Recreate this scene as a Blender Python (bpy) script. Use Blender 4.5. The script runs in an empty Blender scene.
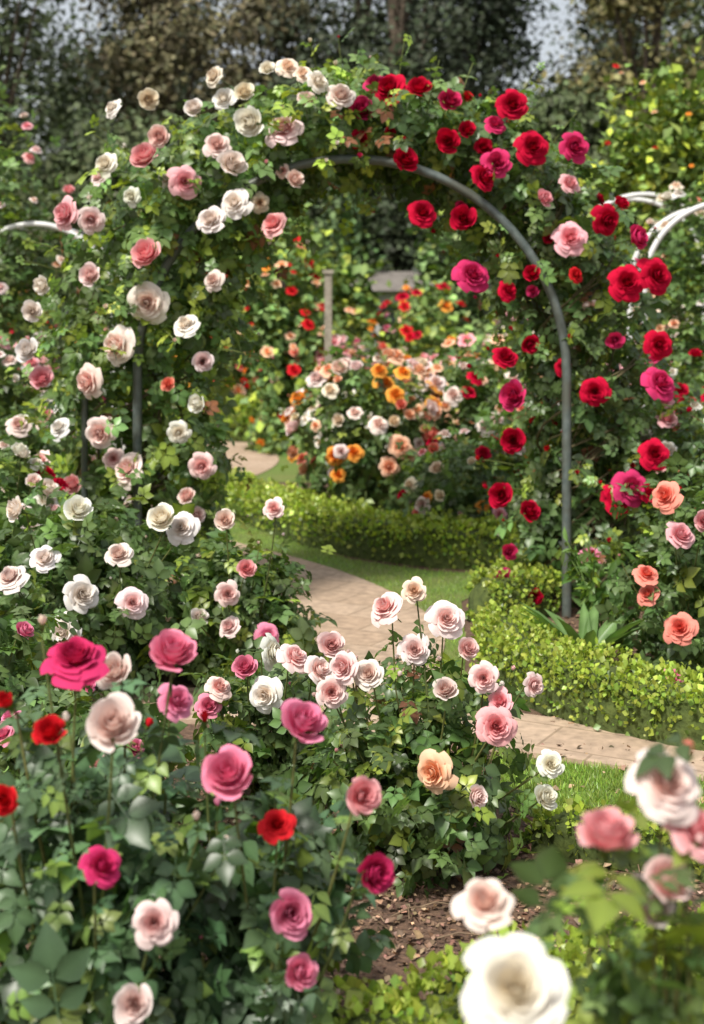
import bpy, math, numpy as np
rng=np.random.default_rng(11)
U=rng.uniform
# ---------------------------------------------------------------- materials
def newmat(n):
    m=bpy.data.materials.new(n); m.use_nodes=True
    nt=m.node_tree; nt.nodes.clear()
    return m,nt,nt.nodes.new('ShaderNodeOutputMaterial')
def foliage_mat(name,rough,spec,trans,tint,nscale,namp):
    m,nt,out=newmat(name); N=nt.nodes; L=nt.links
    a=N.new('ShaderNodeAttribute'); a.attribute_name='Col'; col=a.outputs['Color']
    if namp>0:
        no=N.new('ShaderNodeTexNoise'); no.inputs['Scale'].default_value=nscale; no.inputs['Detail'].default_value=2
        geo=N.new('ShaderNodeNewGeometry'); L.new(geo.outputs['Position'],no.inputs['Vector'])
        mr=N.new('ShaderNodeMapRange'); mr.inputs['From Min'].default_value=.3; mr.inputs['From Max'].default_value=.7
        mr.inputs['To Min'].default_value=1-namp; mr.inputs['To Max'].default_value=1+namp
        L.new(no.outputs['Fac'],mr.inputs['Value'])
        mu=N.new('ShaderNodeVectorMath'); mu.operation='SCALE'
        L.new(col,mu.inputs[0]); L.new(mr.outputs[0],mu.inputs['Scale']); col=mu.outputs[0]
    p=N.new('ShaderNodeBsdfPrincipled'); p.inputs['Roughness'].default_value=rough
    p.inputs['Specular IOR Level'].default_value=spec
    L.new(col,p.inputs['Base Color'])
    if trans==0: L.new(p.outputs[0],out.inputs[0]); return m
    t=N.new('ShaderNodeBsdfTranslucent')
    tm=N.new('ShaderNodeVectorMath'); tm.operation='MULTIPLY'; tm.inputs[1].default_value=tint
    L.new(col,tm.inputs[0]); L.new(tm.outputs[0],t.inputs['Color'])
    mx=N.new('ShaderNodeMixShader'); mx.inputs[0].default_value=trans
    L.new(p.outputs[0],mx.inputs[1]); L.new(t.outputs[0],mx.inputs[2]); L.new(mx.outputs[0],out.inputs[0])
    return m
M_LEAF=foliage_mat('leaf',.38,.5,.26,(1.7,1.8,.7),9,.22)
M_PETAL=foliage_mat('petal',.75,.08,.20,(1.1,1,.98),40,.04)
M_STEM=foliage_mat('stem',.6,.3,.0,(1,1,1),60,.3)
M_FAR=foliage_mat('tree_leaf',.6,.3,.0,(1,1,1),1,0)
MATS=[M_LEAF,M_PETAL,M_STEM]
def noise_mat(name,c1,c2,scale,rough=.8,bump=.3,c3=None,scale2=None,metal=0,detail=8,bd=.02):
    m,nt,out=newmat(name); N=nt.nodes; L=nt.links
    geo=N.new('ShaderNodeNewGeometry')
    no=N.new('ShaderNodeTexNoise'); no.inputs['Scale'].default_value=scale; no.inputs['Detail'].default_value=detail
    L.new(geo.outputs['Position'],no.inputs['Vector'])
    r=N.new('ShaderNodeValToRGB'); r.color_ramp.elements[0].position=.32; r.color_ramp.elements[1].position=.68
    r.color_ramp.elements[0].color=(*c1,1); r.color_ramp.elements[1].color=(*c2,1)
    L.new(no.outputs['Fac'],r.inputs[0]); col=r.outputs[0]
    if c3:
        n2=N.new('ShaderNodeTexNoise'); n2.inputs['Scale'].default_value=scale2; n2.inputs['Detail'].default_value=5
        L.new(geo.outputs['Position'],n2.inputs['Vector'])
        r2=N.new('ShaderNodeValToRGB'); r2.color_ramp.elements[0].position=.42; r2.color_ramp.elements[1].position=.62
        L.new(n2.outputs['Fac'],r2.inputs[0])
        mx=N.new('ShaderNodeMixRGB'); L.new(r2.outputs[0],mx.inputs[0]); L.new(col,mx.inputs[1]); mx.inputs[2].default_value=(*c3,1)
        col=mx.outputs[0]
    p=N.new('ShaderNodeBsdfPrincipled'); p.inputs['Roughness'].default_value=rough; p.inputs['Metallic'].default_value=metal
    L.new(col,p.inputs['Base Color'])
    b=N.new('ShaderNodeBump'); b.inputs['Strength'].default_value=bump; b.inputs['Distance'].default_value=bd
    L.new(no.outputs['Fac'],b.inputs['Height']); L.new(b.outputs[0],p.inputs['Normal'])
    L.new(p.outputs[0],out.inputs[0]); return m
M_SOIL=noise_mat('soil',(.06,.033,.021),(.20,.12,.08),38,.95,.9,(.13,.08,.05),3,bd=.03)
M_LAWN=noise_mat('lawn_base',(.08,.13,.02),(.15,.23,.04),30,.95,.8,(.15,.18,.045),2)
M_METAL=noise_mat('arch_metal',(.08,.105,.10),(.15,.18,.17),25,.45,.2,(.10,.11,.09),6,metal=.2,bd=.003)
M_WHITE=noise_mat('white_paint',(.62,.63,.62),(.75,.75,.73),12,.4,.05)
M_WALL=noise_mat('shed_wall',(.38,.38,.37),(.48,.47,.45),5,.8,.1)
M_BARK=noise_mat('bark',(.04,.03,.02),(.13,.10,.07),14,.95,1)
M_WOOD=noise_mat('weathered_wood',(.22,.19,.15),(.36,.32,.26),20,.85,.4)
M_ROOF=noise_mat('slate_roof',(.14,.125,.115),(.22,.2,.18),6,.8,.4)
M_GLASS=noise_mat('window_glass',(.03,.035,.04),(.05,.06,.07),1,.1,0)
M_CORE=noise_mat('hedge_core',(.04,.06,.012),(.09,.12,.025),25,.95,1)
def paver():
    m,nt,out=newmat('path_paving'); N=nt.nodes; L=nt.links
    geo=N.new('ShaderNodeNewGeometry')
    mp=N.new('ShaderNodeMapping'); mp.inputs['Rotation'].default_value=(0,0,.5); L.new(geo.outputs['Position'],mp.inputs[0])
    br=N.new('ShaderNodeTexBrick'); br.inputs['Scale'].default_value=1.0; br.inputs['Brick Width'].default_value=.42; br.inputs['Row Height'].default_value=.27
    br.inputs['Mortar Size'].default_value=.006; br.inputs['Color1'].default_value=(.42,.305,.215,1); br.inputs['Color2'].default_value=(.48,.36,.265,1); br.inputs['Mortar'].default_value=(.30,.22,.15,1)
    L.new(mp.outputs[0],br.inputs['Vector'])
    no=N.new('ShaderNodeTexNoise'); no.inputs['Scale'].default_value=22; no.inputs['Detail'].default_value=9; L.new(geo.outputs['Position'],no.inputs['Vector'])
    mr=N.new('ShaderNodeMapRange'); mr.inputs['From Min'].default_value=.3; mr.inputs['From Max'].default_value=.7; mr.inputs['To Min'].default_value=.72; mr.inputs['To Max'].default_value=1.12; L.new(no.outputs['Fac'],mr.inputs[0])
    mu=N.new('ShaderNodeVectorMath'); mu.operation='SCALE'; L.new(br.outputs['Color'],mu.inputs[0]); L.new(mr.outputs[0],mu.inputs['Scale'])
    p=N.new('ShaderNodeBsdfPrincipled'); p.inputs['Roughness'].default_value=.9; L.new(mu.outputs[0],p.inputs['Base Color'])
    b=N.new('ShaderNodeBump'); b.inputs['Strength'].default_value=.4; b.inputs['Distance'].default_value=.01; L.new(no.outputs['Fac'],b.inputs['Height']); L.new(b.outputs[0],p.inputs['Normal'])
    L.new(p.outputs[0],out.inputs[0]); return m
M_PATH=paver()
# ---------------------------------------------------------------- mesh builder
class MB:
    def __init__(s): s.v=[];s.f=[];s.c=[];s.m=[];s.n=0
    def add(s,V,F,C,m):
        V=np.asarray(V,float);F=np.asarray(F,int)
        C=np.broadcast_to(np.asarray(C,float),(len(V),3))
        s.v.append(V);s.f.append(F+s.n);s.c.append(C);s.m.append(np.full(len(F),m));s.n+=len(V)
    def inst(s,T,pos,R,sc,c0,c1,m):
        V,F,g=T;N=len(pos)
        if N==0:return
        sc=np.broadcast_to(np.asarray(sc,float),(N,))
        W=np.einsum('nij,vj->nvi',R,V)*sc[:,None,None]+pos[:,None,:]
        c0=np.broadcast_to(c0,(N,3));c1=np.broadcast_to(c1,(N,3))
        C=c0[:,None,:]*(1-g)[None,:,None]+c1[:,None,:]*g[None,:,None]
        FF=(F[None]+(np.arange(N)*len(V))[:,None,None]).reshape(-1,4)
        s.add(W.reshape(-1,3),FF,C.reshape(-1,3),m)
    def tube(s,P,r,col,m,k=5):
        P=np.asarray(P,float);n=len(P);r=np.broadcast_to(np.asarray(r,float),(n,))
        T=np.gradient(P,axis=0);T/=np.linalg.norm(T,axis=1)[:,None]+1e-9
        ref=np.array([0,1,0.]) if abs(T[:,1]).mean()<.8 else np.array([1.,0,0])
        A=np.cross(T,ref);A/=np.linalg.norm(A,axis=1)[:,None]+1e-9;B=np.cross(T,A)
        a=np.arange(k)*2*math.pi/k
        V=(P[:,None]+r[:,None,None]*(np.cos(a)[None,:,None]*A[:,None]+np.sin(a)[None,:,None]*B[:,None])).reshape(-1,3)
        i=np.arange(n-1)[:,None]*k;j=np.arange(k)[None];j2=(j+1)%k
        F=np.stack([i+j,i+j2,i+k+j2,i+k+j],-1).reshape(-1,4)
        s.add(V,F,col,m)
    def build(s,name,mats=None,smooth=True,parent=None):
        V=np.concatenate(s.v);F=np.concatenate(s.f);C=np.concatenate(s.c);Mi=np.concatenate(s.m)
        me=bpy.data.meshes.new(name);me.vertices.add(len(V));me.vertices.foreach_set('co',V.ravel())
        me.loops.add(F.size);me.loops.foreach_set('vertex_index',F.ravel().astype(np.int32))
        me.polygons.add(len(F));me.polygons.foreach_set('loop_start',np.arange(0,F.size,4,dtype=np.int32))
        me.polygons.foreach_set('loop_total',np.full(len(F),4,np.int32))
        for m in (mats or MATS): me.materials.append(m)
        me.polygons.foreach_set('material_index',Mi.astype(np.int32))
        me.update(calc_edges=True)
        me.polygons.foreach_set('use_smooth',np.full(len(F),smooth))
        at=me.color_attributes.new('Col','FLOAT_COLOR','POINT')
        at.data.foreach_set('color',np.concatenate([np.clip(C,0,1),np.ones((len(C),1))],1).ravel())
        me.validate()
        o=bpy.data.objects.new(name,me);bpy.context.collection.objects.link(o)
        if parent:o.parent=parent
        return o
def norm(a): return a/(np.linalg.norm(a,axis=-1,keepdims=True)+1e-9)
def frame_z(z):
    z=norm(z);r=norm(rng.normal(size=z.shape));x=norm(np.cross(r,z));y=np.cross(z,x)
    return np.stack([x,y,z],-1)
def frame_yz(y,z):
    y=norm(y);x=norm(np.cross(y,z));z=np.cross(x,y)
    return np.stack([x,y,z],-1)
def grid_faces(a,b):
    i,j=np.meshgrid(np.arange(a-1),np.arange(b-1),indexing='ij');q=(i*b+j).ravel()
    return np.stack([q,q+1,q+b+1,q+b],1)
# ---------------------------------------------------------------- leaf templates
def leaflet(w,L=1,W=.38,fold=.16,droop=.22):
    n=len(w);s=np.linspace(0,1,n);V=[];g=[]
    for i in range(n):
        for t in(-1,0,1):
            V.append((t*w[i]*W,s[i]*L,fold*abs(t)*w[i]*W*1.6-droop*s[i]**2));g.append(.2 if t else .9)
    return np.array(V),grid_faces(n,3),np.array(g)
def merge(parts):
    Vs,Fs,gs=[],[],[];n=0
    for V,F,g in parts: Vs.append(V);Fs.append(F+n);gs.append(g);n+=len(V)
    return np.concatenate(Vs),np.concatenate(Fs),np.concatenate(gs)
def compound(w,five=True):
    lt=leaflet(w);parts=[]
    items=[(0,1.0,0,1),(-.06,.85,1.15,.9),(.06,.85,-1.15,.9)]
    if five: items+=[(-.05,.28,1.25,.72),(.05,.28,-1.25,.72)]
    for x,y,a,sc in items:
        V=lt[0]*sc;c,s_=math.cos(a),math.sin(a)
        W=np.stack([V[:,0]*c-V[:,1]*s_+x,V[:,0]*s_+V[:,1]*c+y,V[:,2]-.12*y*y],1)
        parts.append((W,lt[1],lt[2]))
    st=np.array([(-.02,-.1,0),(.02,-.1,0),(-.018,.5,-.03),(.018,.5,-.03),(-.012,1.05,-.12),(.012,1.05,-.12)])
    parts.append((st,np.array([[0,1,3,2],[2,3,5,4]]),np.full(6,.7)))
    V,F,g=merge(parts);return V*.5,F,g
LEAF_N=compound([.08,.72,1,.82,.45,.04]);LEAF_M=compound([.1,.95,.85,.05]);LEAF_3=compound([.1,1,.08],False)
LEAF_F=leaflet([.1,1,.08],1,.42);LEAF_T=leaflet([.15,1,.15],1,.5,.1,.1)
QUAD=(np.array([(0,0,0),(.38,.5,.05),(0,1,-.1),(-.38,.5,.05)]),np.array([[0,1,2,3]]),np.array([.2,.5,.9,.5]))
# ---------------------------------------------------------------- rose templates
def petal(R,H,a0,da,curl,ring,nt=5,ns=5,ph=0,sc=1,tilt=0):
    s=np.linspace(0,1,ns)[:,None];t=np.linspace(-1,1,nt)[None]
    wf=np.interp(s,[0,.25,.5,.8,1],[.35,.75,1,1,.76])
    se=s*(1-.13*t*t*s)*sc
    r=R*(.1+.9*se**.62)
    r=r*(1-.16*np.clip(-curl,0,1)*s**3*4)+max(curl,0)*R*.15*s**3
    z=H*se**1.05-max(curl,0)*R*.26*s**4+.03*np.sin(2.7*t+ph)*s*s+tilt*s
    z=z+(-.06 if curl>.3 else .02)*t*t*s*s
    r=r*(1+.08*t)+.018*np.sin(3.1*t+ph*2)*s
    a=a0+da*t*wf
    V=np.stack([r*np.cos(a),r*np.sin(a),z+0*a],-1).reshape(-1,3)
    g=np.clip(ring*.6+1.0*(s-.46)+0*t,-.4,1.0).reshape(-1)  # deeper petal bases: own tint plus shade between petals, put into the colour
    return V,grid_faces(ns,nt),g
def rose(seed,openn=1.):
    q=np.random.default_rng(seed);P=[]
    rings=[(.08,.62,3,1.35,-.3),(.16,.68,4,1.2,-.3),(.25,.72,4,1.0,-.25),(.36,.72,5,.85,-.12),(.48,.67,5,.80,.1),(.62,.59,5,.76,.35),(.77,.46,6,.64,.65),(.92,.31,6,.60,.9),(1.05,.14,5,.62,1.05)]
    if openn<.5: rings=[(.1,.8,3,1.35,-.4),(.2,.85,3,1.2,-.4),(.3,.85,4,1.0,-.2),(.42,.7,4,.9,.1)]
    elif openn<.75: rings=[(a*.95,h*1.15,n,d,c*.6-.05) for a,h,n,d,c in rings[:7]]
    elif openn<.95: rings=rings[:8]
    for k,(R,H,n,da,c) in enumerate(rings):
        off=q.uniform(0,6.28)
        for i in range(n):
            P.append(petal(R*q.uniform(.92,1.07),H*q.uniform(.88,1.08),off+i*6.283/n+q.normal(0,.10),da*q.uniform(.9,1.12),c*q.uniform(.7,1.25),k/(len(rings)-1),5,6,ph=q.uniform(0,6.28),sc=q.uniform(.94,1.04),tilt=q.normal(0,.025)))
    return merge(P)
ROSES=[rose(1),rose(2,.9),rose(3),rose(4,.7),rose(8,.9),rose(9,.7)];NR=len(ROSES);BUD=rose(5,.3)
def rose_far(seed):
    q=np.random.default_rng(seed);P=[]
    for k,(R,H,n,da,c) in enumerate([(.25,.6,3,1.1,-.2),(.58,.55,4,.85,0),(1,.3,5,.68,.6)]):
        off=q.uniform(0,6)
        for i in range(n): P.append(petal(R,H,off+i*6.283/n,da,c,k/2,3,3))
    return merge(P)
ROSEF=rose_far(3)
def calyx():
    V=[];ks=[(-1.7,.035),(-.5,.045),(-.3,.14),(-.12,.2),(.04,.26)]
    for z,r in ks:
        for j in range(6): V.append((r*math.cos(j*1.047),r*math.sin(j*1.047),z))
    F=[(i*6+j,i*6+(j+1)%6,(i+1)*6+(j+1)%6,(i+1)*6+j) for i in range(4) for j in range(6)]
    for j in range(5):
        a=j*1.2566;c,s=math.cos(a),math.sin(a);n=len(V)
        for r,z,w in((.15,-.1,.09),(.42,-.02,.08),(.62,-.16,.01)):
            V+= [(r*c-w*s,r*s+w*c,z),(r*c+w*s,r*s-w*c,z)]
        F+=[(n,n+1,n+3,n+2),(n+2,n+3,n+5,n+4)]
    V=np.array(V);return V,np.array(F),np.full(len(V),.3)
CALYX=calyx()
COL={ # centre colour, outer colour
'w':((.82,.71,.55),(.86,.85,.80)),'c':((.82,.60,.40),(.85,.77,.64)),'l':((.82,.37,.35),(.86,.70,.67)),
'p':((.80,.20,.24),(.86,.50,.52)),'P':((.62,.06,.19),(.82,.31,.45)),'m':((.42,.004,.055),(.66,.045,.17)),
'r':((.28,.001,.010),(.58,.007,.045)),'R':((.46,.003,.010),(.68,.02,.03)),'o':((.85,.21,.01),(.86,.42,.08)),'a':((.85,.36,.15),(.87,.60,.42)),'y':((.75,.46,.04),(.8,.64,.2)),'k':((.82,.11,.07),(.86,.33,.26)),'b':((.82,.50,.43),(.86,.77,.73))}
def add_roses(mb,L,far=False):
    """L: (x,y,z,radius,key,dirx,diry,dirz)"""
    if not L:return
    A=np.array([l[:4] for l in L],float);D=np.array([l[5:8] for l in L],float)
    R=frame_z(D);keys=[l[4] for l in L]
    c0=np.array([COL[k][0] for k in keys]);c1=np.array([COL[k][1] for k in keys])
    j=U(.92,1.04,(len(L),1));h=U(.96,1.04,(len(L),3));c0=c0*j*h;c1=np.clip(c1*j*h,0,.88)
    if far: mb.inst(ROSEF,A[:,:3],R,A[:,3],c0,c1,1);return
    kind=rng.integers(0,NR,len(L))
    kind[A[:,3]<.03]=NR
    for k in range(NR+1):
        i=kind==k
        if i.any():
            T=(ROSES+[BUD])[k];mb.inst(T,A[i,:3],R[i],A[i,3]*(1.35 if k==NR else 1.15 if k in(3,5) else 1),c0[i],c1[i],1)
    mb.inst(CALYX,A[:,:3],R,A[:,3]*np.where(kind==NR,1.6,1),np.array([.08,.13,.03]),np.array([.10,.16,.04]),0)
LG=np.array([.080,.132,.042])     # rose leaf green
def leafcols(n,base,yel=.12,red=.0):
    c=base[None]*rng.lognormal(0,.28,(n,1))*U(.9,1.1,(n,3))
    y=U(0,1,n)<yel;c[y]=c[y]*np.array([2.0,1.6,.8])
    if red>0:
        q=U(0,1,n)<red;c[q]=np.array([.14,.06,.03])*U(.7,1.3,(q.sum(),1))
    return c
def add_leaves(mb,P,out,T,size,base,yel=.12,red=0,upb=.6):
    n=len(P);nz=norm(norm(out)*.9+np.array([0,0,upb])+rng.normal(0,.45,(n,3)))
    y=norm(out*.4+rng.normal(0,.7,(n,3))+np.array([0,0,-.25]))
    c=leafcols(n,np.asarray(base),yel,red)
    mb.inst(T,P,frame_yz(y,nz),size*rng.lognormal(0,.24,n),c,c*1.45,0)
def dome(n,x,y,hw,hd,h,zb=0.05,shell=.45):
    th=U(0,6.283,n);zf=U(0,1,n)**.85
    rad=np.sqrt(np.clip(1-(np.abs(zf-.42)/.62)**2.4,.02,1))*U(0,1,n)**shell
    return np.stack([x+hw*rad*np.cos(th),y+hd*rad*np.sin(th),zb+(h-zb)*zf],1)
def bez(a,b,c,n=8):
    t=np.linspace(0,1,n)[:,None];return (1-t)**2*a+2*t*(1-t)*b+t*t*c
def bush(name,x,y,hw,h,nleaf,roses=(),nrand=0,keys='w',size=.05,rs=.045,lod='n',hd=None,base=LG,yel=.1,red=0,zb=.05,K=45,sig=.2,rz=0,face=.9,canes=14,buds=5):
    hd=hd or hw;mb=MB();ctr=np.array([x,y,h*.4])
    Kc=dome(K,x,y,hw*.9,hd*.9,h*.93,zb,.4);idx=rng.integers(0,K,nleaf)
    P=Kc[idx]+rng.normal(0,1,(nleaf,3))*np.array([hw,hd,h*.6])*sig
    P[:,2]=np.maximum(P[:,2],.03+U(0,.05,nleaf))
    T={'n':LEAF_N,'m':LEAF_M,'3':LEAF_3,'f':LEAF_F,'q':QUAD}[lod]
    add_leaves(mb,P,P-ctr,T,size,base,yel,red)
    L=[]
    for r in roses:
        rx,ry,rzz,rad,k=r[:5]
        d=(r[5:8] if len(r)>5 else ((rx-x)*.9+rng.normal(0,.35),-face+rng.normal(0,.2),.5+rng.normal(0,.3)))
        L.append((rx,ry,rzz,rad,k,*d))
    if lod=='n' and roses:
        for q in dome(buds,x,y,hw*1.05,hd,h*1.15,h*.6,.2): L.append((*q,U(.008,.017),roses[rng.integers(0,len(roses))][4],rng.normal(0,.3),rng.normal(0,.3),1))
    if nrand:
        Q=dome(nrand*3,x,y,hw*1.08,hd*1.08,h*1.06,max(zb,h*rz),.10);w=Q[:,1]<y+hd*.45
        Q=Q[w][:nrand]
        for q in Q:
            d=q-ctr;d=d/np.linalg.norm(d)+np.array([0,-.5,.35])+rng.normal(0,.25,3)
            L.append((*q,rs*U(.5,1.15),keys[rng.integers(0,len(keys))],*d))
    if lod not in 'fq':
        ends=[np.array(l[:3])-.03*norm(np.array(l[5:8])) for l in L if lod=='n' or U()<.3]+list(Kc[:canes])
        for e in ends:
            b=np.array([x+rng.normal(0,.12*hw),y+rng.normal(0,.12*hd),0]);m=(b+e)/2+np.array([(e[0]-x)*.25,(e[1]-y)*.2,.12*h])
            pts=bez(b,m,e,9);mb.tube(pts,np.linspace(.0055,.0022,9),np.array([.10,.13,.04])*U(.7,1.3)+np.array([.03,0,0])*U(),2)
            if lod=='n':
                pp=pts[3:-1]+rng.normal(0,.012,(5,3));add_leaves(mb,pp,pp-ctr+rng.normal(0,.1,(5,3)),T,size*.8,base*1.1,yel+.1,red*2)
    add_roses(mb,L,far=(lod in 'fq'))
    return mb.build(name,[M_FAR,M_PETAL,M_STEM] if lod in 'fq' else None)
# ---------------------------------------------------------------- ground, lawn, path
def sheet(name,pts,z,mat):
    me=bpy.data.meshes.new(name);me.from_pydata([(a,b,z) for a,b in pts],[],[tuple(range(len(pts)))]);me.materials.append(mat)
    o=bpy.data.objects.new(name,me);bpy.context.collection.objects.link(o);return o
sheet('ground',[(-300,-50),(300,-50),(300,500),(-300,500)],0,M_SOIL)
sheet('far_lawn',[(-60,13.2),(60,13.2),(60,120),(-60,120)],.004,M_LAWN)
LAWN1=[(-.25,5.4),(.6,5.5),(.5,6.3),(.55,6.9),(.6,7.8),(1.0,8.6),(.5,8.7),(0,9.1),(-.4,9.8),(-.8,10.6),(-1.3,11.8),(-2.4,12),(-2,10),(-.9,8.6),(-.5,8),(-.3,6.5)]
LAWN2=[(.5,5.1),(.5,4.6),(.72,4.22),(1.6,3.95),(3,3.6),(5,3.4),(5,4.3),(1.3,4.8)]
sheet('lawn',LAWN1,.004,M_LAWN);sheet('lawn',LAWN2,.004,M_LAWN)
def resample(pts,step):
    pts=np.asarray(pts,float)
    for _ in range(3):
        q=[pts[0]]
        for a,b in zip(pts[:-1],pts[1:]): q+= [a*.75+b*.25,a*.25+b*.75]
        q.append(pts[-1]);pts=np.array(q)
    d=np.r_[0,np.cumsum(np.linalg.norm(np.diff(pts,axis=0),axis=1))];n=max(2,int(d[-1]/step));s=np.linspace(0,d[-1],n)
    return np.stack([np.interp(s,d,pts[:,k]) for k in range(pts.shape[1])],1),d[-1]
def strip(mb,pts,w,z):
    C,_=resample(pts,.15);T=norm(np.gradient(C,axis=0));N=np.stack([-T[:,1],T[:,0]],1)
    prof=[(-w/2,-.02),(-w/2,z),(w/2,z),(w/2,-.02)]
    V=np.array([[c[0]+n[0]*o,c[1]+n[1]*o,zz] for c,n in zip(C,N) for o,zz in prof])
    mb.add(V,grid_faces(len(C),4),(1,1,1),0)
mb=MB();PATH=[(-2.6,20),(-1.3,16.5),(-1.05,15),(-1.25,13.6),(-1.75,12.4),(-1.75,11),(-1.2,9.7),(-.5,8.8),(-.1,8.0),(.1,7.3),(.14,7),(.05,6.3),(.05,5.85)]
strip(mb,PATH,.66,.012);mb.build('garden_path',[M_PATH],False)
mb=MB();strip(mb,[(-4,6.1),(-1,5.8),(0,5.62),(.7,5.33),(1.26,5.02),(2.2,4.7),(5,4.1)],.46,.017);mb.build('garden_path',[M_PATH],False)
def inpoly(P,poly):
    r=np.zeros(len(P),bool);n=len(poly)
    for i in range(n):
        x1,y1=poly[i];x2,y2=poly[(i+1)%n]
        c=((y1>P[:,1])!=(y2>P[:,1]))&(P[:,0]<(x2-x1)*(P[:,1]-y1)/(y2-y1+1e-12)+x1);r^=c
    return r
BLADE=(np.array([(-.5,0,0),(.5,0,0),(-.35,.12,.55),(.35,.12,.55),(-.04,.45,1),(.04,.45,1)])*np.array([.13,1,1]),np.array([[0,1,3,2],[2,3,5,4]]),np.array([0,0,.6,.6,1,1.]))
mb=MB();pc,_=resample(PATH,.1)
for poly,n,bx in((LAWN1,40000,(-1.6,1.0,5.5,10.8)),(LAWN2,50000,(.45,2.2,3.7,5.1))):
    P=np.stack([U(bx[0],bx[1],n),U(bx[2],bx[3],n)],1);P=P[inpoly(P,poly)]
    if poly is LAWN1:
        d=np.min(np.linalg.norm(P[:,None]-pc[None],axis=2),1);P=P[d>.325]
    P=np.c_[P,np.zeros(len(P))];n=len(P)
    z=norm(rng.normal(0,.3,(n,3))+np.array([0,0,1.]));c=np.array([.17,.25,.045])*rng.lognormal(0,.3,(n,1))*U(.85,1.2,(n,3))
    mb.inst(BLADE,P,frame_z(z),U(.014,.034,n),c,c*1.5,0)
mb.build('lawn_grass')
mb=MB();n=15000
P=np.stack([U(-.9,1.3,n),U(2.7,5.2,n)],1);P=P[~inpoly(P,LAWN2)];n=len(P);P=np.c_[P,U(.002,.016,n)]
c=np.array([.19,.12,.08])*rng.lognormal(0,.5,(n,1))*U(.85,1.15,(n,3))
mb.inst(LEAF_T,P,frame_z(rng.normal(0,.45,(n,3))+np.array([0,0,1.])),rng.lognormal(math.log(.012),.4,n),c,c*1.2,2)
n=3500;P=np.stack([U(.75,2.2,n),U(5.3,8.3,n),U(.002,.012,n)],1);c=np.array([.19,.12,.075])*rng.lognormal(0,.5,(n,1))*np.ones((n,3))
mb.inst(LEAF_T,P,frame_z(rng.normal(0,.4,(n,3))+np.array([0,0,1.])),U(.01,.03,n),c,c,2)
n=340;P=np.stack([U(-.6,1.3,n),U(3.1,5,n),U(.014,.02,n)],1);c=np.array([.45,.30,.20])*U(.5,1.3,(n,1))*U(.9,1.1,(n,3))
mb.inst(LEAF_F,P,frame_z(rng.normal(0,.3,(n,3))+np.array([0,0,1.])),U(.012,.04,n),c,c,2)
for q in range(60):
    b=np.array([U(-.4,.9),U(3.1,4.6),.018]);a=U(0,6.28);e=b+np.array([math.cos(a),math.sin(a),0])*U(.03,.12);mb.tube([b,(b+e)/2+[0,0,.01],e],.0022,(.2,.14,.09),2,4)
mb.build('bark_mulch')
# ---------------------------------------------------------------- hedges
def hedge(name,pts,w,h,dens=2600,size=.022,base=(.28,.35,.058)):
    C,Ln=resample(pts,.05);T=norm(np.gradient(C,axis=0));N=np.stack([-T[:,1],T[:,0]],1);mb=MB();n=len(C);k=12
    ang=np.linspace(-.15,math.pi+.15,k);cx=np.sign(np.cos(ang))*np.abs(np.cos(ang))**.45*.5;cz=np.clip(np.abs(np.sin(ang))**.4*np.sign(np.sin(ang)),-.1,1)
    lump=rng.normal(0,1,n);lump=np.convolve(np.r_[lump,lump,lump],np.ones(5)/5,'same')[n:2*n]
    dd=np.minimum(np.arange(n),np.arange(n)[::-1])*.05;endf=np.sqrt(np.clip(dd/.14,0.0,1)*(2-np.clip(dd/.14,0,1)))
    s=.84*(1+.11*lump)*endf
    V=np.stack([C[:,0:1]+N[:,0:1]*cx*w*s[:,None],C[:,1:2]+N[:,1:2]*cx*w*s[:,None],np.maximum(cz[None]*h*s[:,None],.0)+0*C[:,:1]],-1)
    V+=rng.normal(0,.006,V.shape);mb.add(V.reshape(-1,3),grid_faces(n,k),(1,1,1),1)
    m=int(Ln*(w+2*h)*dens);i=rng.integers(0,n-1,m);f=U(0,1,m);c=C[i]*(1-f)[:,None]+C[i+1]*f[:,None];nn=N[i]
    a=U(-.05,math.pi+.05,m);ca=np.cos(a);sa=np.sin(a);ox=np.sign(ca)*np.abs(ca)**.45*.5*w;oz=np.abs(sa)**.4*h
    s1=c[:,0]*23+c[:,1]*17
    q=(.15+.85*endf[i])*(1+.11*lump[i])*(1+.05*np.sin(s1+a*5)+.03*np.sin(s1*2.3-a*9))*(.86+.2*U(0,1,m)**1.5)
    P=np.stack([c[:,0]+nn[:,0]*ox*q,c[:,1]+nn[:,1]*ox*q,oz*q+.005],1)+rng.normal(0,.006,(m,3))
    out=np.stack([nn[:,0]*ca,nn[:,1]*ca,sa*.8+.1],1)
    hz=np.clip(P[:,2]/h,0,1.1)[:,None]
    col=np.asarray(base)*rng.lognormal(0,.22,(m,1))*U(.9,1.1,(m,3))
    shaded=U(0,1,m)<(.6-.55*hz[:,0]);col[shaded]*=np.array([.5,.65,.7])  # lit hedge top put into the leaf colour: lower leaves darkened more often
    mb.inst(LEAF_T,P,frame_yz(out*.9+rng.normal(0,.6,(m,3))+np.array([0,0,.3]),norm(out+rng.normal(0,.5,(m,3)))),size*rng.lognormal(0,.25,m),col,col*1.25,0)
    return mb.build(name,[M_LEAF,M_CORE])
hedge('box_hedge',[(2.3,4.95),(1.75,5.05),(1.3,5.2),(1.0,5.45),(.78,5.8),(.66,6.2),(.74,6.7)],.27,.235,3600,.019)
hedge('box_hedge',[(.60,7.3),(.8,7.4),(1.05,7.6)],.32,.26,2800,.022)
hedge('box_hedge',[(-2.4,14.2),(-1.55,12.9),(-1.05,11.6),(-.6,10.5),(-.1,9.5),(.5,8.95),(1.1,8.8),(2.2,9)],.34,.27,1800,.028)
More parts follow.
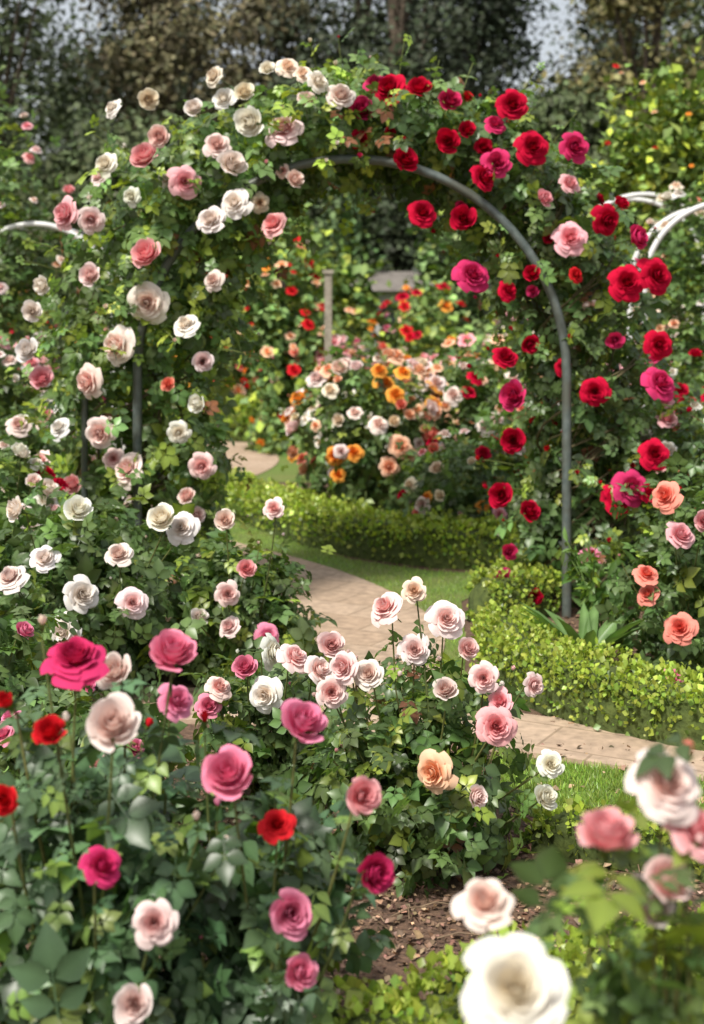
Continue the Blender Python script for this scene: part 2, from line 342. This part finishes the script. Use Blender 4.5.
hedge('box_hedge',[(-3.6,18.2),(-2,17.6),(-.2,17)],.5,.45,600,.055)
hedge('box_hedge',[(-.10,2.72),(.12,2.80),(.36,2.95),(.6,3.1),(1.0,3.2)],.24,.25,3300,.020)
hedge('box_hedge',[(.52,4.28),(.7,4.14),(.95,4.05),(1.3,3.95),(2,3.8)],.14,.13,3600,.019)
# ---------------------------------------------------------------- main rose arch
def hoop(mb,cx,y,r,spring,tr,zb=0,k=8,col=(1,1,1)):
    a=np.linspace(math.pi,0,36);P=[(cx-r,y,zb),(cx-r,y,spring*.5)]+[(cx+r*math.cos(t),y,spring+r*math.sin(t)) for t in a]+[(cx+r,y,spring*.5),(cx+r,y,zb)]
    mb.tube(P,tr,col,0,k)
arch=bpy.data.objects.new('rose_arch',None);bpy.context.collection.objects.link(arch)
mb=MB();YF,YB=7.42,8.15
hoop(mb,0,YF,1.12,1.27,.025);hoop(mb,0,YB,1.12,1.27,.024)
mb.tube([(-1.41,7.5,0),(-1.41,7.5,.7),(-1.41,7.5,1.3)],.018,(1,1,1),0,8)
for sgn in(-1,1):
    for z in(.35,.8,1.25): mb.tube([(sgn*1.12,YF,z),(sgn*1.12,(YF+YB)/2,z),(sgn*1.12,YB,z)],.011,(1,1,1),0,6)
for t in np.linspace(.3,2.84,7):
    x,z=1.12*math.cos(t),1.27+1.12*math.sin(t);mb.tube([(x,YF,z),(x,(YF+YB)/2,z),(x,YB,z)],.011,(1,1,1),0,6)
mb.build('arch_frame',[M_METAL],parent=arch)
CL=np.array([(-1.12,0,.40),(-1.16,.6,.44),(-1.19,1.13,.50),(-1.14,1.8,.54),(-.86,2.22,.46),(-.45,2.50,.32),(0,2.64,.21),(.41,2.57,.26),(.84,2.35,.34),(1.18,1.95,.39),(1.31,1.39,.38),(1.29,.76,.32),(1.24,.05,.24)])
def framedist(x,z):
    return np.where(z<1.27,np.minimum(abs(x-1.12),abs(x+1.12)),abs(np.hypot(x,z-1.27)-1.12))
def arch_foliage(name,t0,t1,nleaf,base,yel,roses,yfront,nx,fill):
    C,Ln=resample(CL,.02);n=len(C);mb=MB();K=150
    def samp(m,shell,spread=1):
        i=(U(t0,t1,m)*(n-1)).astype(int);T=norm(np.gradient(C[:,:2],axis=0))[i];N=np.stack([-T[:,1],T[:,0]],1)
        a=U(0,6.283,m);r=U(0,1,m)**shell*spread
        off=C[i,2]*np.cos(a)*r
        x=C[i,0]+N[:,0]*off;z=C[i,1]+N[:,1]*off;y=7.83+.46*np.sin(a)*r-yfront*(np.sin(a)<0)
        return np.stack([x,y,z],1),np.stack([C[i,0],np.full(m,7.95),C[i,1]],1)
    Kc,Ko=samp(K,.4,.92);j=rng.integers(0,K,nleaf//2)
    P1=Kc[j]+rng.normal(0,.085,(len(j),3));O1=Ko[j];P2,O2=samp(nleaf-len(j),.35)
    P=np.r_[P1,P2];O=np.r_[O1,O2];P[:,2]=np.maximum(P[:,2],.03)
    # growers keep the front tubes clear: posts below 1.25 m and the crown of the hoop
    clear=(framedist(P[:,0],P[:,2])<.08)&(P[:,1]<7.58)&(((P[:,2]>.15)&(P[:,2]<1.2))|(P[:,0]>-.28))
    P=P[~clear];O=O[~clear]
    add_leaves(mb,P,P-O,LEAF_M,.112,base,yel,.01)
    for q in range(26):
        s=np.linspace(t0 if t0<.2 else t1,(t0+t1)/2+U(-.2,.2),40);i=np.clip((s*(n-1)).astype(int),0,n-1)
        ph=U(0,6.28);w=U(2,5);rr=U(.2,.85);th=ph+w*np.linspace(0,1,40)*3
        mb.tube(np.stack([C[i,0]+C[i,2]*rr*np.cos(th),7.83+.36*rr*np.sin(th),C[i,1]],1),np.linspace(.009,.003,40),(.12,.10,.05),2)
    S,So=samp(110,.05,1.0);tips=[]
    for p,o in zip(S,So):
        d=norm(p-o)*U(.1,.30)+np.array([0,0,U(0,.1)]);pts=bez(p-.3*d,p+.4*d,p+d+np.array([0,0,-.05]),5)
        if pts[:,2].min()<.1: continue
        mb.tube(pts,.003,(.12,.15,.04),2);pp=pts[1:]+rng.normal(0,.015,(4,3));add_leaves(mb,pp,np.repeat(d[None],4,0),LEAF_M,.09,base*1.3,yel+.3,.04)
        if U()<.45: tips.append((*pts[-1],U(.012,.026),fill[rng.integers(0,len(fill))],*(d+np.array([0,0,.2]))))
    L=[]
    for(x,z,k,r) in roses:
        L.append((x,7.31-yfront+U(-.05,.03),z,r*U(.84,1.14),k,x*.22+rng.normal(0,.36),-1,.3+rng.normal(0,.28)+.25*(z>2.5)))
    Q,Qo=samp(nx,.05,1.03)
    for p,o in zip(Q,Qo):
        if p[2]<.25 or (p[1]<7.9 and min(abs(p[0]-l[0])+abs(p[2]-l[2]) for l in L)<.1): continue
        L.append((*p,U(.025,.06),fill[rng.integers(0,len(fill))],*(norm(p-o)+np.array([0,-.2,.3]))))
    add_roses(mb,L+tips)
    mb.build(name,parent=arch)
RED=[(.12,2.78),(.2,2.74),(.35,2.73),(.04,2.63),(.04,2.49),(.27,2.37),(.5,2.67),(.5,2.47),(.6,2.53),(.75,2.36),(.67,2.28),(.58,2.07),(.74,2.56),(.83,2.66),(.36,2.1),(.62,1.78),(.8,1.7),(.93,2.44),(1.14,2.44),(1.32,2.07),(1.38,2.14),(1.45,1.97),(1.57,1.78),(1.42,1.74),(1.36,1.45),(1.59,1.42),(1.26,1.18),(1.59,1.22),(.92,1.43),(.79,1.35),(.85,1.15),(1.57,.85),(1.52,.66),(1.44,.68),(.91,.55),(.78,.64),(.81,.35),(1.37,.61),(.84,.92),(.8,.18),(.94,.12)]
right=[(x,z,'m' if i%3==0 else 'r',.080 if i%4 else .06) for i,(x,z) in enumerate(RED)]+[(1.15,1.78,'R',.045),(.93,1.78,'r',.05),(.98,2.17,'p',.062),(1.12,2.25,'p',.062),(1.13,1.97,'p',.085),(1.23,.32,'P',.065)]
left=[(-1.03,2.66,'c',.07),(-1.21,2.62,'w',.05),(-.85,2.25,'p',.088),(-1.04,2.36,'p',.085),(-.97,2.48,'l',.08),(-1.25,2.34,'w',.07),(-1.45,2.09,'p',.085),(-1.32,2.06,'l',.07),(-1.03,1.87,'p',.088),(-1.32,1.77,'b',.08),(-1.04,1.64,'b',.09),(-1.56,1.73,'w',.07),(-1.62,1.59,'w',.07),(-1.18,1.42,'b',.088),(-.84,1.52,'w',.075),(-1.63,1.39,'w',.075),(-1.33,1.24,'l',.09),(-1.58,1.24,'p',.07),(-1.27,.98,'b',.082),(-.93,1.22,'k',.045),(-.88,.98,'w',.075),(-1.13,.79,'b',.08),(-1.57,.83,'l',.07),(-.77,1.13,'w',.07),(-.76,.81,'l',.065),(-.71,2.05,'w',.085),(-.59,2.14,'w',.085),(-.3,2.26,'b',.07),(-.39,2.03,'p',.075),(-.69,2.44,'b',.082),(-.62,2.33,'w',.085),(-.35,2.52,'l',.085),(-.5,2.55,'w',.085),(-.33,2.84,'c',.05),(-.25,2.8,'c',.055),(-.23,2.65,'b',.07),(-.43,2.82,'w',.055),(-.69,2.78,'c',.055),(-.65,2.67,'w',.06),(-.06,2.68,'b',.07),(-.76,1.34,'b',.07),(-1.41,.71,'p',.07),(-.83,.65,'l',.065),(-.18,2.75,'w',.06),(-.55,2.7,'c',.065),(-.8,2.62,'w',.06),(-1.48,1.0,'w',.06),(-.7,1.75,'b',.05),(-1.38,.5,'w',.06),(-1.12,2.18,'w',.06)]
arch_foliage('cream_climbing_rose',0,.53,3300,LG*1.2,.22,left,.07,34,'wbwlpc')
arch_foliage('crimson_climbing_rose',.49,1,2900,LG*.95,.14,right,-.07,44,'rrmrR')
# ---------------------------------------------------------------- foreground & middle rose bushes
G2=np.array([.064,.114,.054])
bush('pink_rose_bush',-.5,2.85,.36,.68,800,[(-.535,2.75,.92,.058,'m',0,-.5,1),(-.354,2.8,.91,.058,'P',.1,-.6,1),(-.423,2.52,.858,.058,'b',.1,-.8,.7),(-.527,2.5,.853,.036,'R',-.2,-.7,.8),(-.435,2.46,.635,.038,'m',.4,-.5,.6),(-.339,2.44,.55,.040,'l',.1,-1,.35),(-.37,2.42,.42,.040,'b',.0,-1,.4),(-.476,2.9,.86,.045,'b'),(-.65,2.7,.85,.028,'R'),(-.61,2.5,.74,.033,'R'),(-.61,2.8,.98,.017,'c',0,0,1),(-.36,2.9,.8,.04,'P')],size=.085,base=G2,K=50,buds=8)
bush('pink_rose_bush',-.22,2.9,.22,.54,420,[(-.1,2.75,.79,.055,'P',.3,-.6,.8),(-.223,2.6,.744,.058,'P',-.1,-.8,.75),(.016,2.65,.695,.042,'p',.3,-.9,.3),(-.113,2.58,.508,.048,'P',.2,-1,.3),(.033,2.6,.573,.044,'m',.6,-.8,.2),(-.099,2.58,.397,.038,'P',.5,-.8,.5),(-.14,2.65,.64,.03,'R'),(-.3,2.9,.76,.018,'R',0,0,1)],size=.085,base=G2,K=30)
mid=[(-.06,.63,'l'),(.1,.74,'l'),(.18,.62,'b'),(-.06,.5,'l'),(.27,.5,'b'),(.38,.54,'l'),(.27,.71,'b'),(.415,.4,'p'),(.24,.27,'a'),(.35,.2,'b'),(.57,.29,'w'),(.55,.19,'w'),(.43,.47,'p'),(.52,.52,'l'),(.05,.55,'b'),(.33,.62,'l'),(.18,.79,'c'),(-.02,.57,'l')]
def midp(x,z):
    y=3.8 if z<.45 else 3.93 if z<.6 else 4.08
    return (x*y/4.1,y,1.6-(1.6-z)*y/4.1)
bush('blush_rose_bush',.2,4.15,.35,.52,900,[(*midp(x,z),U(.034,.054),k) for x,z,k in mid],size=.078,base=LG*1.05,yel=.16,K=60,red=.01,face=.8,buds=16)
bush('blush_rose_bush',-.28,4.6,.24,.42,420,[(x*1.05,4.36+U(-.05,.05),z,U(.038,.052),k) for x,z,k in[(-.17,.54,'l'),(-.24,.55,'w'),(-.31,.5,'P'),(-.25,.43,'w'),(-.39,.44,'l'),(-.1,.5,'b'),(-.42,.38,'P')]],size=.078,K=30,face=.6)
foot=[(-.73,.68,'w'),(-1.11,.46,'w'),(-.97,.6,'b'),(-.91,.42,'b'),(-1.18,.32,'w'),(-.65,.31,'w'),(-1.4,.52,'b'),(-.52,.43,'l'),(-.36,.24,'P'),(-1.41,.76,'w'),(-.33,.76,'l'),(-.54,.71,'b'),(-.51,.29,'l'),(-1.27,.59,'w'),(-1.17,.75,'w'),(-.45,.51,'p'),(-.8,.72,'w')]
bush('white_rose_bush',-1.15,6.1,.52,.70,1300,[(x*.95,5.6+U(-.1,.03)+.2*(z>.65),z+.03,U(.056,.076),k) for x,z,k in foot if x<-.7],size=.095,K=55)
bush('white_rose_bush',-.5,6.2,.33,.55,760,[(x*.97,5.85+U(-.1,.05),z+.02,U(.044,.062),k) for x,z,k in foot if x>=-.7],size=.092,K=36,yel=.2)
bush('white_rose_bush',-1.3,4.6,.42,.58,700,nrand=14,keys='wbwlP',rs=.048,size=.085,K=34)
bush('pink_rose_bush',-.75,4.1,.30,.45,540,nrand=12,keys='bwPl',rs=.042,size=.085,K=34)
bush('coral_rose_bush',1.5,6.25,.36,.78,900,[(1.3,5.88,.83,.062,'k'),(1.345,5.85,.67,.066,'p'),(1.21,5.85,.51,.05,'k'),(1.35,5.85,.29,.062,'k'),(1.32,5.85,.09,.045,'P'),(1.22,5.85,.43,.045,'k'),(1.46,5.9,.72,.055,'p'),(1.6,5.9,.5,.065,'k')],size=.09,K=45)
fr=[(.183,1.6,.835,.062,'w',-.1,-.8,.6),(.418,1.9,.965,.044,'b',.1,-.8,.6),(.338,1.9,.885,.048,'p',.1,-.3,1),(.187,2.0,.763,.042,'b',-.1,-.6,.9),(.458,1.9,.90,.042,'p',.2,-.6,.8),(.418,1.9,.83,.04,'l',.2,-.6,.8),(.32,1.92,.765,.022,'c',0,-.3,1),(.46,1.95,.99,.016,'k',0,0,1),(.25,2.0,.70,.016,'k',0,0,1),(.40,1.95,.78,.042,'b',.3,-.6,.8)]
bush('peach_rose_bush',.44,1.98,.17,.82,230,fr,size=.075,K=26,base=LG*1.1,yel=.3,zb=.3,sig=.3,canes=6)
# ---------------------------------------------------------------- strap-leaf and lily plants
STRAP=leaflet([.4,.8,1,.95,.7,.05],1,.085,.5,.38)
mb=MB();n=24;a=U(0,6.28,n);d=np.stack([np.cos(a)*.7,np.sin(a)*.7,U(.9,2.0,n)],1)
mb.inst(STRAP,np.array([1.02,6.2,.02])+np.c_[np.cos(a)*.03,np.sin(a)*.03,np.zeros(n)],frame_yz(d,np.stack([-np.cos(a)*.6,-np.sin(a)*.6,np.ones(n)],1)),U(.26,.40,n),np.array([.11,.20,.06]),np.array([.16,.27,.09]),0);mb.build('agapanthus_plant')
mb=MB()
for q in range(9):
    b=np.array([1.2+rng.normal(0,.05),6.75+rng.normal(0,.04),0]);e=b+np.array([rng.normal(0,.12),rng.normal(0,.08),U(.35,.5)]);pts=bez(b,(b+e)/2+np.array([0,0,.1]),e,9);mb.tube(pts,.004,(.1,.16,.04),2)
    pp=np.repeat(pts[1:],3,0);m=len(pp);add_leaves(mb,pp,rng.normal(0,1,(m,3))*np.array([1,1,.3]),leaflet([.1,.9,.8,.05],1,.2),.08,(.10,.18,.05),.2)
mb.build('lily_plant')
# ---------------------------------------------------------------- midground beds
bush('peach_rose_bush',.12,11,.58,1.18,1900,nrand=72,keys='aaooacbbk',size=.11,rs=.074,lod='3',K=60,rz=.3)
bush('peach_rose_bush',.85,11.4,.5,1.15,1400,nrand=50,keys='acabaobr',size=.11,rs=.07,lod='3',K=50,rz=.3)
bush('mixed_rose_bush',.78,9.55,.42,.72,1100,nrand=40,keys='acrkrobp',size=.095,rs=.052,lod='3',K=45,rz=.2)
bush('mixed_rose_bush',1.35,9.9,.45,.95,1000,nrand=40,keys='rrRkmp',size=.10,rs=.056,lod='3',K=45,rz=.2)
bush('red_rose_bush',2.15,9.0,.42,1.25,1200,nrand=46,keys='rRrwmr',size=.10,rs=.06,lod='3',K=45,rz=.2)
bush('white_rose_bush',1.95,7.9,.42,1.05,1000,nrand=36,keys='wwrwbp',size=.10,rs=.058,lod='3',K=45,rz=.3)
bush('white_rose_bush',-1.95,8.4,.42,1.0,1000,nrand=40,keys='wwlbw',size=.10,rs=.06,lod='3',K=45,rz=.2)
bush('white_rose_bush',-1.75,6.9,.36,.86,900,nrand=26,keys='wwbr',size=.10,rs=.058,lod='3',K=45,rz=.3)
bush('white_rose_bush',-2.5,9.9,.5,1.3,1100,nrand=50,keys='wblp',size=.12,rs=.06,lod='3',K=45,rz=.2)
pal=['oakR','rRm','wwcb','kao','pPl','RrRo','wbw','plPa']
k=0
for yy,x0,x1,st,hh in((13.6,.2,6,1.15,1.1),(13.8,-6,-2.3,1.2,1.2),(16.2,-.2,6.5,1.3,1.3),(18.6,-7,7,1.35,1.5),(21.0,-8,8,1.5,1.75)):
    for x in np.arange(x0,x1,st):
        k+=1
        bush('rose_bush',x+U(-.2,.2),yy+U(-.4,.4),.66,hh*U(.75,1.2),1500,nrand=int(U(30,80)),keys=pal[(k*5+int(yy))%8],size=.10,rs=.085,lod='f',K=34,rz=.25,base=LG*U(1.0,2.0)*np.array([1.1,1,.9]),yel=.25)
# ---------------------------------------------------------------- tall climbers, white hoops
bush('orange_climbing_rose',-.78,16,.46,2.35,2600,nrand=60,keys='oRkRa',size=.10,rs=.065,lod='f',K=40,base=LG*1.5,yel=.25,sig=.15)
bush('green_shrub',-1.0,19.8,.8,2.6,3000,size=.12,lod='f',K=34,base=np.array([.14,.22,.06]),yel=.3)
bush('green_shrub',-.05,20.6,.42,2.2,2000,size=.11,lod='f',K=34,base=np.array([.12,.20,.055]),yel=.3)
bush('green_shrub',1.3,20,.62,2.6,3000,size=.12,lod='f',K=34,base=np.array([.11,.17,.06]))
bush('green_shrub',-.3,25.5,.8,3.6,3000,size=.13,lod='f',K=34,base=np.array([.08,.13,.05]))
bush('pink_climbing_rose',-2.95,11.6,.72,3.0,3000,nrand=60,keys='plbab',size=.12,rs=.06,lod='3',K=80,sig=.16,base=LG*1.05,yel=.15,hd=.6)
bush('orange_climbing_rose',3.35,14.5,1.2,3.95,9000,nrand=26,keys='okRao',size=.10,rs=.045,lod='f',K=70,sig=.11,base=np.array([.14,.21,.05]),yel=.3,hd=.8,rz=.5)
bush('white_climbing_rose',2.75,11.2,.5,2.5,1800,nrand=75,keys='wwcab',size=.12,rs=.055,lod='3',K=60,sig=.15,base=LG*1.1,hd=.35)
for nm,cx,y,r,sp in(('white_garden_arch',2.78,10.5,.62,1.78),('white_garden_arch',2.55,12.4,.66,1.95),('white_garden_arch',-2.5,11.2,.62,1.66)):
    mb=MB();hoop(mb,cx,y,r,sp,.022);hoop(mb,cx,y+.55,r,sp,.022)
    for t in np.linspace(.2,2.94,6): mb.tube([(cx+r*math.cos(t),y,sp+r*math.sin(t)),(cx+r*math.cos(t),y+.28,sp+r*math.sin(t)),(cx+r*math.cos(t),y+.55,sp+r*math.sin(t))],.01,(1,1,1),0,6)
    mb.build(nm,[M_WHITE])
def box(mb,a,b,m):
    x0,y0,z0=a;x1,y1,z1=b
    V=[(x0,y0,z0),(x1,y0,z0),(x1,y1,z0),(x0,y1,z0),(x0,y0,z1),(x1,y0,z1),(x1,y1,z1),(x0,y1,z1)]
    mb.add(V,[(0,3,2,1),(4,5,6,7),(0,1,5,4),(1,2,6,5),(2,3,7,6),(3,0,4,7)],(1,1,1),m)
mb=MB();box(mb,(-.30,15.5,0),(-.22,15.58,2.0),0);box(mb,(-.32,15.48,2.0),(-.20,15.60,2.04),0);mb.build('wooden_post',[M_WOOD],False)
shed=bpy.data.objects.new('garden_shed',None);bpy.context.collection.objects.link(shed)
mb=MB();box(mb,(.0,24.6,0),(1.9,26.6,1.98),0);mb.build('walls',[M_WALL],False,shed)
mb=MB();mb.add([(-.2,24.3,1.93),(2.1,24.3,1.93),(2.1,25.6,2.3),(-.2,25.6,2.3),(2.1,26.9,1.93),(-.2,26.9,1.93)],[(0,1,2,3),(3,2,4,5)],(1,1,1),0);mb.build('roof',[M_ROOF],False,shed)
mb=MB();box(mb,(.5,24.56,1.1),(.85,24.597,1.7),0);mb.build('window',[M_GLASS],False,shed)
mb=MB();box(mb,(1.2,24.56,0),(1.75,24.597,1.8),0);mb.build('door',[M_WOOD],False,shed)
# ---------------------------------------------------------------- background trees
def tree(name,x,y,h,rw,base,nl=15000,low=.12,conic=False,size=.13,K=75):
    mb=MB();tr=h*.012+.04
    mb.tube([(x,y,0),(x+.1,y,h*.3),(x-.05,y,h*.6),(x,y,h*.9)],[tr*1.3,tr,tr*.6,tr*.15],(1,1,1),1,8)
    zf=U(low,1,K)
    prof=(1-zf)**.7*1.15+.12 if conic else np.sqrt(np.clip(1-((zf-.5)/.55)**2,.05,1))
    th=U(0,6.28,K);rr=U(0,1,K)**.45*prof*rw
    Kc=np.stack([x+rr*np.cos(th),y+rr*np.sin(th)*.8,zf*h],1)
    for c in Kc[::3]:
        b=np.array([x,y,max(c[2]*.55,h*.12)]);mb.tube(bez(b,(b+c)/2+np.array([0,0,.1*h*.3]),c,6),np.linspace(tr*.4,.02,6),(1,1,1),1,5)
    j=rng.integers(0,K,nl);br=U(.6,1.45,K)
    sg=rw*.15+.12
    off=rng.normal(0,1,(nl,3))*np.array([sg,sg,sg*(.6 if not conic else .75)]);P=Kc[j]+off
    if conic: P[:,2]-=.5*np.hypot(P[:,0]-Kc[j][:,0],P[:,1]-Kc[j][:,1])
    out=off/sg+.5*norm(P-np.array([x,y,h*.5]))
    c=np.asarray(base)[None]*br[j][:,None]*rng.lognormal(0,.25,(nl,1))*U(.92,1.08,(nl,3))
    mb.inst(QUAD,P,frame_yz(rng.normal(0,1,(nl,3)),norm(out+np.array([0,0,.6])+rng.normal(0,.5,(nl,3)))),size*rng.lognormal(0,.25,nl),c,c*1.2,0)
    mb.build(name,[M_FAR,M_BARK])
DK=(.042,.058,.030);OL=(.11,.10,.05);MG=(.075,.10,.042);YG=(.14,.13,.05)
for a in [(-6.8,27,9.6,2.4,MG),(-3.9,30,9.6,2.0,OL),(-1.9,33,9.0,1.6,OL),(5.6,27,8.2,1.8,YG),(8,30,10,2.4,MG),(-9.5,33,11,3,DK),(3.9,25,5.2,1.3,MG),(-3.6,23.5,4.6,1.4,MG),(6.5,23,4.6,1.6,MG),(-6.4,21.5,4.2,1.5,OL)]: tree('broadleaf_tree',*a)
for a in [(.9,29,14,2.3,DK),(2.5,31,13,1.9,DK),(-5.4,39,15,2.6,DK),(.2,40,15,3.0,DK),(-.9,28,6.4,1.6,DK),(1.6,26.8,5.8,1.3,DK),(7.4,38,12,2.2,DK)]: tree('conifer_tree',*a,low=.04,conic=True,nl=19000)
mb=MB();K=420;kx=U(-32,32,K);kz=U(0,1,K)**.8*(9.0+1.2*np.sin(kx*.7)+1.0*np.sin(kx*1.9));Kc=np.stack([kx,U(43,49,K),kz],1)
nl=90000;j=rng.integers(0,K,nl);off=rng.normal(0,.75,(nl,3))*np.array([1,1,.7]);P=Kc[j]+off;P[:,2]=np.abs(P[:,2])
c=np.array([.06,.075,.045])*U(.6,1.5,K)[j][:,None]*rng.lognormal(0,.25,(nl,1))*np.ones((nl,3))  # distance haze painted in as a paler leaf colour
mb.inst(QUAD,P,frame_yz(rng.normal(0,1,(nl,3)),norm(off+rng.normal(0,.4,(nl,3))+np.array([0,-.2,.6]))),U(.2,.42,nl),c,c*1.2,0)
for tx in np.arange(-28,29,3.5): mb.tube([(tx,46,0),(tx+.2,46,4),(tx,46,7.5)],[.25,.18,.08],(.05,.04,.03),2,6)
mb.build('distant_tree_line',[M_FAR,M_PETAL,M_STEM])
# ---------------------------------------------------------------- light, sky, camera
az,el=math.radians(-146),math.radians(53)
w=bpy.data.worlds.new('World');bpy.context.scene.world=w;w.use_nodes=True;nt=w.node_tree
sk=nt.nodes.new('ShaderNodeTexSky');sk.sky_type='NISHITA';sk.sun_disc=False;sk.sun_elevation=el;sk.sun_rotation=az;sk.dust_density=4;sk.air_density=1
hz=nt.nodes.new('ShaderNodeMixRGB');hz.inputs[0].default_value=.5;hz.inputs[2].default_value=(6.5,6.4,6.1,1)   # thin high cloud over the clear-sky model
bg=nt.nodes['Background'];bg.inputs[1].default_value=.15;nt.links.new(sk.outputs[0],hz.inputs[1]);nt.links.new(hz.outputs[0],bg.inputs[0])
s=bpy.data.lights.new('sun','SUN');s.energy=4.7;s.angle=math.radians(8);s.color=(1,.955,.87)
so=bpy.data.objects.new('sun',s);bpy.context.collection.objects.link(so)
from mathutils import Vector
dv=Vector((math.sin(az)*math.cos(el),math.cos(az)*math.cos(el),math.sin(el)))
so.rotation_euler=dv.to_track_quat('Z','Y').to_euler();so.location=dv*30
cam=bpy.data.cameras.new('camera');co=bpy.data.objects.new('camera',cam);bpy.context.collection.objects.link(co)
co.location=(0,0,1.6);co.rotation_euler=(math.radians(90),0,0)
cam.sensor_fit='VERTICAL';cam.sensor_height=36;cam.lens=50;cam.shift_y=-.197;cam.clip_end=1000;cam.clip_start=.05
cam.dof.use_dof=True;cam.dof.focus_distance=4.4;cam.dof.aperture_fstop=3.0
sc=bpy.context.scene;sc.camera=co
sc.view_settings.view_transform='Standard';sc.view_settings.look='None';sc.view_settings.exposure=0
print('quads',sum(len(o.data.polygons) for o in sc.objects if o.type=='MESH'))
